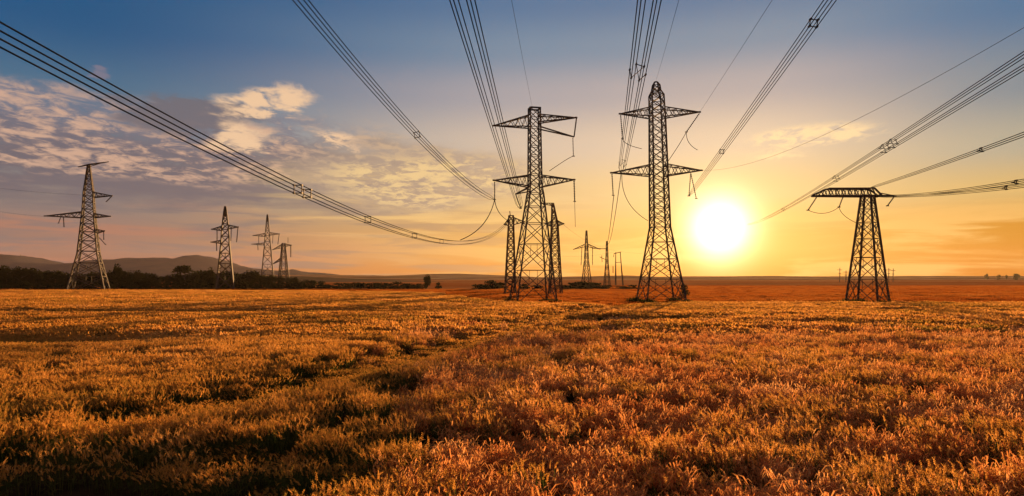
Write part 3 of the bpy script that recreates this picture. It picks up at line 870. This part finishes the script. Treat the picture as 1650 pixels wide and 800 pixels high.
px = -70.0
while px < 512:
    shrub('low dark undergrowth bush at the foot of the hedge line on the left', px, 250 + random.uniform(-3, 4), random.uniform(6, 9), random.uniform(2.4, 3.8), random.randint(0, 2), 'undergrowth at the foot of the hedge')
    px += random.uniform(14, 22)
for k, (px, w, h) in enumerate([(528, 8, 2.2), (545, 7, 2.4), (561, 7, 2.6), (578, 9, 3.0), (596, 7, 2.3), (608, 8, 2.7), (622, 9, 2.9), (640, 8, 2.8), (655, 8, 2.4), (668, 7, 2.0), (676, 5, 2.2)]):
    shrub('low dark shrub in the row between the hedge and the lone tree', px, 252 + (k % 3) * 4, w, h, k, 'row of shrubs left of the lone tree')
shrub('tiny shrub right of the lone tree', 706, 250, 3.4, 2.6, 1, None)
for k, (px, w, h) in enumerate([(776, 7, 2.4), (790, 9, 3.4), (803, 8, 2.8)]):
    shrub('dark rounded bush left of the flat-topped pylon', px, 240 + k * 3, w, h, k, 'bushes left of the flat-topped pylon')
for k, (px, w, h, dd) in enumerate([(910, 9, 1.9, 250), (924, 10, 2.5, 252), (938, 10, 3.2, 255), (950, 9, 3.0, 255), (962, 8, 2.4, 252), (975, 8, 1.8, 250)]):
    shrub('dark bush on the mound below the small distant pylon', px, dd, w, h, k, 'bushes on the mound between the central pylons')
for k, (px, w, h) in enumerate([(1006, 7, 1.5), (1020, 7, 1.7), (845, 6, 2.2), (868, 6, 1.9)]):
    shrub(['low bush just left of the tallest pylon, nearer the far trio', 'low bush touching the left leg of the tallest pylon', 'low bush seen between the legs of the flat-topped pylon, left one', 'low bush seen between the legs of the flat-topped pylon, right one'][k], px, 246, w, h, k, None)
shrub('reddish bush beside the right foot of the tallest pylon', 1103, 150, 2.6, 3.2, 2, None)
for k, px in enumerate((1590, 1609, 1622, 1638)):
    tree('distant_tree', 'tiny tree on the horizon near the right edge', px, 1250, hfor(441.5 + (k * 37 % 3), 1250), TREES[k % 4][0], TREES[k % 4][1], TREES[k % 4][2], 0.8, 'tiny horizon trees at the right')
for k, (px, top) in enumerate(((1353, 432), (1363, 436), (1432, 432), (1439, 433))):
    D = 640; H = hfor(top, D)
    lab = ['tiny far power pole left of the broad-beamed pylon, outer one', 'tiny far power pole left of the broad-beamed pylon, inner one', 'tiny far power pole right of the broad-beamed pylon, inner one', 'tiny far power pole right of the broad-beamed pylon, outer one'][k]
    mb = MB(); mb.bar((0, 0, -0.2), (0.15, 0, H), 0.55, 0.4); mb.bar((-2.2, 0, H * 0.86), (2.2, 0, H * 0.86), 0.4); mb.bar((-1.2, 0, H * 0.6), (1.2, 0, H * 0.6), 0.4)
    o = mb.obj('utility_pole', M_STEEL); o.location = (gx(px, D), D, 0); tag(o, lab, 'power pole', 'tiny far power poles')
for lab, px, py in (('tiny mast on the left hilltop near the picture edge', 33, 407), ('tiny mast on the middle hilltop right of the leftmost pylon', 203, 412)):
    D = 2300; z = hfor(py + 14, D)
    mb = MB(); mb.bar((0, 0, 0), (0, 0, 22), 3.0, 1.2); mb.bar((-4, 0, 14), (4, 0, 14), 1.2); o = mb.obj('radio_mast', M_STEEL); o.location = (gx(px, D), D, z); tag(o, lab, 'mast')

# rough grass tufts round the pylon feet
def tuft_mesh(seed):
    rg = random.Random(seed); mb = MB()
    for i in range(240):
        a = rg.uniform(0, 6.28); r = 1.0 * rg.random() ** 0.7; h = rg.uniform(0.25, 0.85) * (1.15 - 0.5 * r)
        x, y = r * cos(a), r * sin(a); l = rg.uniform(0.1, 0.35); b = rg.uniform(0, 6.28); w = 0.035
        p = Vector((x, y, 0)); q = Vector((x + cos(b) * l * 0.4, y + sin(b) * l * 0.4, h * 0.7)); t = Vector((x + cos(b) * l, y + sin(b) * l, h))
        sd = Vector((-sin(b), cos(b), 0)) * w
        mb.quad([p - sd, p + sd, q + sd * 0.8, q - sd * 0.8], 0); mb.quad([q - sd * 0.8, q + sd * 0.8, t], 0)
    return mb.mesh('grass_tuft', [M_GREEN])


TUFT = [tuft_mesh(s) for s in range(2)]
for name, loc, corner in (('flat-topped pylon', la, cA), ('tallest pylon', lb, cB), ('broad-beamed pylon', lc, cC)):
    for k in range(4):
        c = corner(0, k)
        o = bpy.data.objects.new('grass_tuft', TUFT[k % 2]); COL.objects.link(o)
        o.location = (loc[0] + c.x + random.uniform(-.2, .2), loc[1] + c.y - 0.3, -0.02); s = random.uniform(0.9, 1.4); o.scale = (s * 1.2, s * 1.2, s)
        o.rotation_euler = (0, 0, random.uniform(0, 6))
        tag(o, 'dark grass tuft round a foot of the ' + name, 'grass tuft', 'grass tufts at the feet of the ' + name)

# ------------------------------------------------------------------ the crop
def ribbon(mb, pts, w, mi, side=None):
    """flat blade through points, width list"""
    n = len(pts)
    prev = None
    for i in range(n):
        p = pts[i]; s = side * w[i]
        cur = (p - s, p + s)
        if prev:
            if w[i] < 1e-4: mb.quad([prev[0], prev[1], p], mi)
            else: mb.quad([prev[0], prev[1], cur[1], cur[0]], mi)
        prev = cur


def wheat_stem(mb, rg, x, y, detail, fat=1.0):
    h = rg.uniform(0.68, 0.94); b = rg.gauss(2.4, 0.9); lean = rg.uniform(0.02, 0.2)
    dr = Vector((cos(b), sin(b), 0)); sd = Vector((-sin(b), cos(b), 0))
    a0 = rg.uniform(0, pi); sv = Vector((cos(a0), sin(a0), 0))
    p0 = Vector((x, y, 0)); p1 = p0 + Vector((0, 0, h * 0.55)) + dr * lean * 0.3; p2 = p0 + Vector((0, 0, h)) + dr * lean
    w = 0.0035 * fat
    ribbon(mb, [p0, p1, p2], [w, w, w * 0.8], 1, sv)
    # ear: nodding spindle
    L = rg.uniform(0.11, 0.17) * (1 + 0.25 * (fat - 1)); nod = rg.uniform(0.1, 0.9)
    e1 = p2 + Vector((0, 0, L * 0.5 * cos(nod * 0.5))) + dr * L * 0.5 * sin(nod * 0.5)
    e2 = e1 + Vector((0, 0, L * 0.5 * cos(nod * 1.5))) + dr * L * 0.5 * sin(nod * 1.5)
    ew = rg.uniform(0.012, 0.018) * fat
    if detail >= 2:
        ax = (e2 - p2).normalized(); u = ax.orthogonal().normalized(); v = ax.cross(u)
        ph = rg.uniform(0, 6.28)
        for k in range(8):                              # spikelets in two ranks along the nodding axis
            t = k / 8.0
            c = p2.lerp(e1, t * 2) if t < 0.5 else e1.lerp(e2, t * 2 - 1)
            an = ph + k * pi + rg.uniform(-0.5, 0.5); o = u * cos(an) + v * sin(an); w_ = ax.cross(o)
            sl = L * rg.uniform(0.20, 0.28) * (1.1 - 0.5 * t); sw = ew * 0.62 * (1.1 - 0.5 * t)
            tip = c + ax * sl + o * ew * 1.05
            mid = c + ax * sl * 0.5 + o * ew * 0.8
            mb.quad([c, mid - w_ * sw, tip, mid + w_ * sw], 0)
        ribbon(mb, [p2, e1, e2 + ax * 0.02], [ew * 0.35, ew * 0.4, 0.0], 0, u)
        for k in range(3):                              # awns
            o = Vector((rg.uniform(-1, 1), rg.uniform(-1, 1), rg.uniform(0.3, 1.6))).normalized()
            ribbon(mb, [e1.lerp(e2, 0.3 * k), e2 + o * 0.07], [0.0022 * fat, 0.0], 0, sv)
    else:
        ribbon(mb, [p2, e1, e2], [ew * 0.7, ew * 1.2, 0.0], 0, sv); ribbon(mb, [p2, e1, e2], [ew * 0.7, ew * 1.2, 0.0], 0, Vector((-sv.y, sv.x, 0)))
    for k in range(2 if detail >= 2 else 1):
        c = rg.uniform(0, 6.28); d = Vector((cos(c), sin(c), 0)); z = h * rg.uniform(0.3, 0.8); ll = rg.uniform(0.12, 0.26)
        q = p0.lerp(p2, z / h)
        ribbon(mb, [q, q + d * ll * 0.5 + Vector((0, 0, ll * 0.45)), q + d * ll + Vector((0, 0, rg.uniform(-0.1, 0.3) * ll))], [0.004 * fat, 0.007 * fat, 0.0], 1, Vector((-d.y, d.x, 0.3)))


def weed_plant(mb, rg, x, y, detail, fat=1.0):
    h = rg.uniform(0.36, 0.70) * (1.35 if rg.random() < 0.14 else 1.0)
    p0 = Vector((x, y, 0)); b = rg.uniform(0, 6.28)
    top = p0 + Vector((cos(b) * 0.12, sin(b) * 0.12, h))
    ribbon(mb, [p0, p0.lerp(top, 0.5), top], [0.004 * fat] * 3, 1, Vector((cos(b + 1.5), sin(b + 1.5), 0)))
    for k in range(5 if detail >= 2 else 2):            # green leaves low down
        c = rg.uniform(0, 6.28); d = Vector((cos(c), sin(c), 0)); q = p0.lerp(top, rg.uniform(0.25, 0.8)); ll = rg.uniform(0.07, 0.16)
        ribbon(mb, [q, q + d * ll * 0.5 + Vector((0, 0, ll * 0.4)), q + d * ll + Vector((0, 0, rg.uniform(-0.3, 0.3) * ll))], [0.004 * fat, 0.016 * fat, 0.0], 1, Vector((-d.y, d.x, rg.uniform(-.4, .4))))
    for k in range(17 if detail >= 2 else 5):           # dry curled leaves and husks on top
        c = rg.uniform(0, 6.28); d = Vector((cos(c), sin(c), 0)); q = p0.lerp(top, rg.uniform(0.55, 1.08)) + Vector((rg.uniform(-.07, .07), rg.uniform(-.07, .07), rg.uniform(-.03, .07)))
        ll = rg.uniform(0.08, 0.2) * (1 + 0.2 * (fat - 1)); ww = rg.uniform(0.0055, 0.0115) * fat
        q1 = q + d * ll * 0.45 + Vector((0, 0, ll * rg.uniform(0.3, 0.9))); q2 = q1 + d * ll * 0.5 + Vector((0, 0, -ll * rg.uniform(-0.2, 0.8)))
        ribbon(mb, [q, q1, q2], [ww * 0.6, ww, 0.0], 0, Vector((-d.y, d.x, rg.uniform(-.6, .6))).normalized())


PROTO = bpy.data.collections.new('crop_tufts')           # sources of the instances, never linked to the scene
def proto(name, fn, seed, size, n, detail, fat, mats):
    rg = random.Random(seed); mb = MB()
    for i in range(n):
        fn(mb, rg, rg.uniform(-size, size), rg.uniform(-size, size), detail, fat)
    o = bpy.data.objects.new(name, mb.mesh(name, mats)); PROTO.objects.link(o)
    return o


WM, DM = [M_EAR, M_STRAW], [M_DRY, M_GREEN]
for s in range(4): proto('a_wheat_%d' % s, wheat_stem, 100 + s, 0.36, 40, 2, 1.35, WM)      # index 0-3
for s in range(4): proto('b_weed_%d' % s, weed_plant, 120 + s, 0.36, 28, 2, 1.3, DM)        # 4-7
for s in range(3): proto('c_midwheat_%d' % s, wheat_stem, 140 + s, 0.8, 130, 1, 2.4, WM)    # 8-10
for s in range(3): proto('d_midweed_%d' % s, weed_plant, 150 + s, 0.8, 80, 1, 2.5, DM)     # 11-13
for s in range(3): proto('e_farwheat_%d' % s, wheat_stem, 160 + s, 1.7, 330, 1, 3.8, WM)    # 14-16

def straw(mb, rg, x, y, detail, fat):
    h = rg.uniform(0.12, 0.34); a0 = rg.uniform(-0.5, 0.5); b = rg.uniform(0, 6.28); w = 0.011 * fat
    p = Vector((x, y, 0)); q = p + Vector((cos(b) * 0.08, sin(b) * 0.08, h)); sv = Vector((cos(a0), sin(a0), 0)) * w
    mb.quad([p - sv, p + sv, q + sv * 0.7, q - sv * 0.7], 0)


for s in range(2): proto('f_stubble_%d' % s, straw, 180 + s, 2.6, 420, 1, 3.4, [M_STUB])      # 17-18

TRACK = np.array([(60, -20), (11.0, 84), (3.1, 62), (-1.8, 43), (-5.1, 30.6), (-7.0, 25.4), (-8.2, 22.0), (-9.5, 18)], float)
TRACK[0] = (18.0, 100.0)


def track_dist(x, y):
    best = np.full(x.shape, 1e9)
    for (ax, ay), (bx, by) in zip(TRACK[:-1], TRACK[1:]):
        vx, vy = bx - ax, by - ay
        t = np.clip(((x - ax) * vx + (y - ay) * vy) / (vx * vx + vy * vy), 0, 1)
        best = np.minimum(best, np.hypot(x - ax - t * vx, y - ay - t * vy))
    return best


HOLES = [(-7.6, 11.9, 1.5), (-5.2, 11.4, 1.1), (-3.0, 12.2, 0.6), (-4.2, 17.5, 0.7), (3.6, 15.8, 0.5), (8.6, 16.8, 0.6), (-1.3, 15.3, 0.75), (-6.6, 11.6, 1.1), (-4.6, 11.5, 0.9), (-8.0, 12.6, 0.8), (9.4, 13.6, 0.6), (7.2, 13.9, 0.6), (-2.6, 14.6, 0.5), (0.6, 13.0, 0.5), (6.0, 14.2, 0.45), (12.4, 22.5, 0.8), (2.0, 19.6, 0.7), (-5.6, 14.0, 0.7), (-10.4, 13.5, 0.7)]


def stand(x, y):
    """height factor of the crop and how far it is weedy (0 wheat .. 1 weed)"""
    n1 = fbm(x * 0.16, y * 0.16, 21, 4); n2 = fbm(x * 0.55 + 9, y * 0.55, 31, 3); n3 = fbm(x * 0.035, y * 0.10, 41, 4)
    h = 0.88 + 0.22 * (n1 - 0.4) + 0.10 * (n2 - 0.5) + 0.20 * (n3 - 0.5)
    td = track_dist(x, y); wt = 1.15 + y * 0.018
    tk = np.exp(-(td / wt) ** 4); h = h * (1 - tk) + 0.40 * tk
    h = h * (1 - 0.45 * np.exp(-((y - 57) / 1.6) ** 2 - ((x - 8) / 8.0) ** 4))
    h = h * (1 - 0.4 * np.exp(-((y - 39) / 3.0) ** 2) * np.clip((-16 - x) / 8, 0, 1))
    h = h * (1 - 0.4 * np.exp(-((y - 72) / 4.0) ** 2) * np.clip((-6 - x) / 10, 0, 1))
    for hx_, hy_, r in HOLES:
        h = h * (1 - 0.95 * np.exp(-(((x - hx_) / (r * 1.3)) ** 2 + ((y - hy_) / r) ** 2) ** 1.5))
    h = h * (1 - 0.6 * np.clip((n2 - 0.61) / 0.09, 0, 1) * (y < 38))
    wd = np.clip((x + 0.18 * y + 0.5 + 7 * (n1 - 0.5)) / 3.0, 0, 1) * np.clip((75 - y) / 35, 0.25, 1)
    wd = np.minimum(wd, 0.72 + 0.28 * np.clip((fbm(x * 0.3, y * 0.3, 91, 3) - 0.4) * 5, 0, 1))
    wd = wd * (1 - np.exp(-(td / (wt * 1.15)) ** 4))
    return h, wd


def scatter(n, y0, y1, spread, xlo=-1e9, xhi=1e9, edge=None):
    y = np.sqrt(RNG.uniform(y0 * y0, y1 * y1, n)); x = RNG.uniform(-1, 1, n) * (spread * y + 3)
    k = (x > xlo) & (x < xhi)
    if edge is not None: k &= edge(x, y)
    return x[k], y[k]


def field_edge(x, y):
    """the crop ends near the central pylons on the right, far off by the hedge on the left"""
    lim = np.interp(x, [-200, -60, -18, -4, 8, 200], [186, 180, 150, 100, 93, 93]) + 3 * (fbm(x * 0.1, y * 0.1, 77) - 0.5)
    return y < lim


PX, PY, IDX, HS = [], [], [], []
def put(x, y, base_w, nw, base_d, nd):
    h, wd = stand(x, y)
    u = RNG.random(x.size)
    weed = u < wd if nd else np.zeros(x.size, bool)
    keep = h > 0.22
    idx = np.where(weed, base_d + RNG.integers(0, max(nd, 1), x.size), base_w + RNG.integers(0, nw, x.size))
    h = h * np.where(weed, RNG.uniform(0.9, 1.12, x.size), RNG.uniform(0.95, 1.06, x.size))
    PX.append(x[keep]); PY.append(y[keep]); IDX.append(idx[keep]); HS.append(h[keep])


x, y = scatter(7200, 5.5, 42, 0.86); put(x, y, 0, 4, 4, 4)
x, y = scatter(8200, 40, 100, 0.84, edge=field_edge); put(x, y, 8, 3, 11, 3)
x, y = scatter(9000, 96, 190, 0.84, xhi=8, edge=field_edge); put(x, y, 14, 3, 0, 0)
x, y = scatter(9500, 92, 340, 0.84, edge=lambda x, y: ~field_edge(x, y + 1.5) & ((y < 245) | (x > -6)))
hs = 0.35 + 1.1 * fbm(x * 0.012, y * 0.09, 55, 3)
PX.append(x); PY.append(y); IDX.append(17 + RNG.integers(0, 2, x.size)); HS.append(hs)
PX, PY, IDX, HS = map(np.concatenate, (PX, PY, IDX, HS))


isweed = ((IDX >= 4) & (IDX < 8)) | ((IDX >= 11) & (IDX < 14))
wd_ = isweed


def crop_object(name, label, sel):
    n = int(sel.sum())
    me = bpy.data.meshes.new(name)
    me.vertices.add(n)
    zz = 0.10 * (fbm(PX[sel] * 0.07, PY[sel] * 0.07, 3) - 0.5) * np.clip((200 - PY[sel]) / 100, 0, 1) - 0.02
    me.vertices.foreach_set('co', np.stack([PX[sel], PY[sel], zz], -1).astype(np.float32).ravel())
    me.attributes.new('rot', 'FLOAT_VECTOR', 'POINT').data.foreach_set('vector', np.stack([RNG.normal(0, 0.04, n), RNG.normal(0, 0.04, n), np.where(wd_[sel], RNG.uniform(0, 6.28, n), RNG.normal(0, 0.5, n))], -1).astype(np.float32).ravel())
    w = RNG.uniform(0.9, 1.2, n)
    me.attributes.new('scl', 'FLOAT_VECTOR', 'POINT').data.foreach_set('vector', np.stack([w, w, HS[sel]], -1).astype(np.float32).ravel())
    me.attributes.new('pick', 'INT', 'POINT').data.foreach_set('value', IDX[sel].astype(np.int32))
    me.update()
    o = bpy.data.objects.new(name, me); COL.objects.link(o)
    g = bpy.data.node_groups.new(name, 'GeometryNodeTree')
    g.interface.new_socket('Geometry', in_out='INPUT', socket_type='NodeSocketGeometry')
    g.interface.new_socket('Geometry', in_out='OUTPUT', socket_type='NodeSocketGeometry')
    gi, go = g.nodes.new('NodeGroupInput'), g.nodes.new('NodeGroupOutput')
    ci = g.nodes.new('GeometryNodeCollectionInfo'); ci.inputs['Collection'].default_value = PROTO; ci.inputs['Separate Children'].default_value = True; ci.inputs['Reset Children'].default_value = True
    ip = g.nodes.new('GeometryNodeInstanceOnPoints'); ip.inputs['Pick Instance'].default_value = True
    def na(nm, ty):
        k = g.nodes.new('GeometryNodeInputNamedAttribute'); k.data_type = ty; k.inputs['Name'].default_value = nm; return k.outputs[0]
    g.links.new(gi.outputs[0], ip.inputs['Points']); g.links.new(ci.outputs[0], ip.inputs['Instance'])
    g.links.new(na('pick', 'INT'), ip.inputs['Instance Index']); g.links.new(na('rot', 'FLOAT_VECTOR'), ip.inputs['Rotation']); g.links.new(na('scl', 'FLOAT_VECTOR'), ip.inputs['Scale'])
    g.links.new(ip.outputs[0], go.inputs[0])
    md = o.modifiers.new('plants', 'NODES'); md.node_group = g
    return tag(o, label, 'crop', kind='stuff')


isweed = ((IDX >= 4) & (IDX < 8)) | ((IDX >= 11) & (IDX < 14))
crop_object('wheat', 'ripe golden wheat standing across the whole field', ~isweed & (IDX < 17))
crop_object('stubble', 'short red brown stubble on the mown land behind the wheat on the right', IDX >= 17)
crop_object('weeds', 'dry curled weeds and green leaves growing thick in the right and near part of the field', isweed)

# ------------------------------------------------------------------ haze over the land
hb = MB()
x0, x1, y0, y1, z0, z1 = -2750, 2750, -250, 2950, -1.8, 120
p = [(x, y, z) for z in (z0, z1) for x, y in ((x0, y0), (x1, y0), (x1, y1), (x0, y1))]
for f in ((3, 2, 1, 0), (4, 5, 6, 7), (0, 1, 5, 4), (1, 2, 6, 5), (2, 3, 7, 6), (3, 0, 4, 7)): hb.quad([p[i] for i in f])
m, t, out = new_mat('evening_haze')
pv = t.n.new('ShaderNodeVolumePrincipled')
pv.inputs['Color'].default_value = (0.95, 0.76, 0.56, 1); pv.inputs['Density'].default_value = 0.000036; pv.inputs['Anisotropy'].default_value = 0.4
t.l.new(pv.outputs[0], out.inputs['Volume'])
hz = hb.obj('haze', m)
tag(hz, 'thin warm evening haze over the fields', 'haze', kind='stuff')
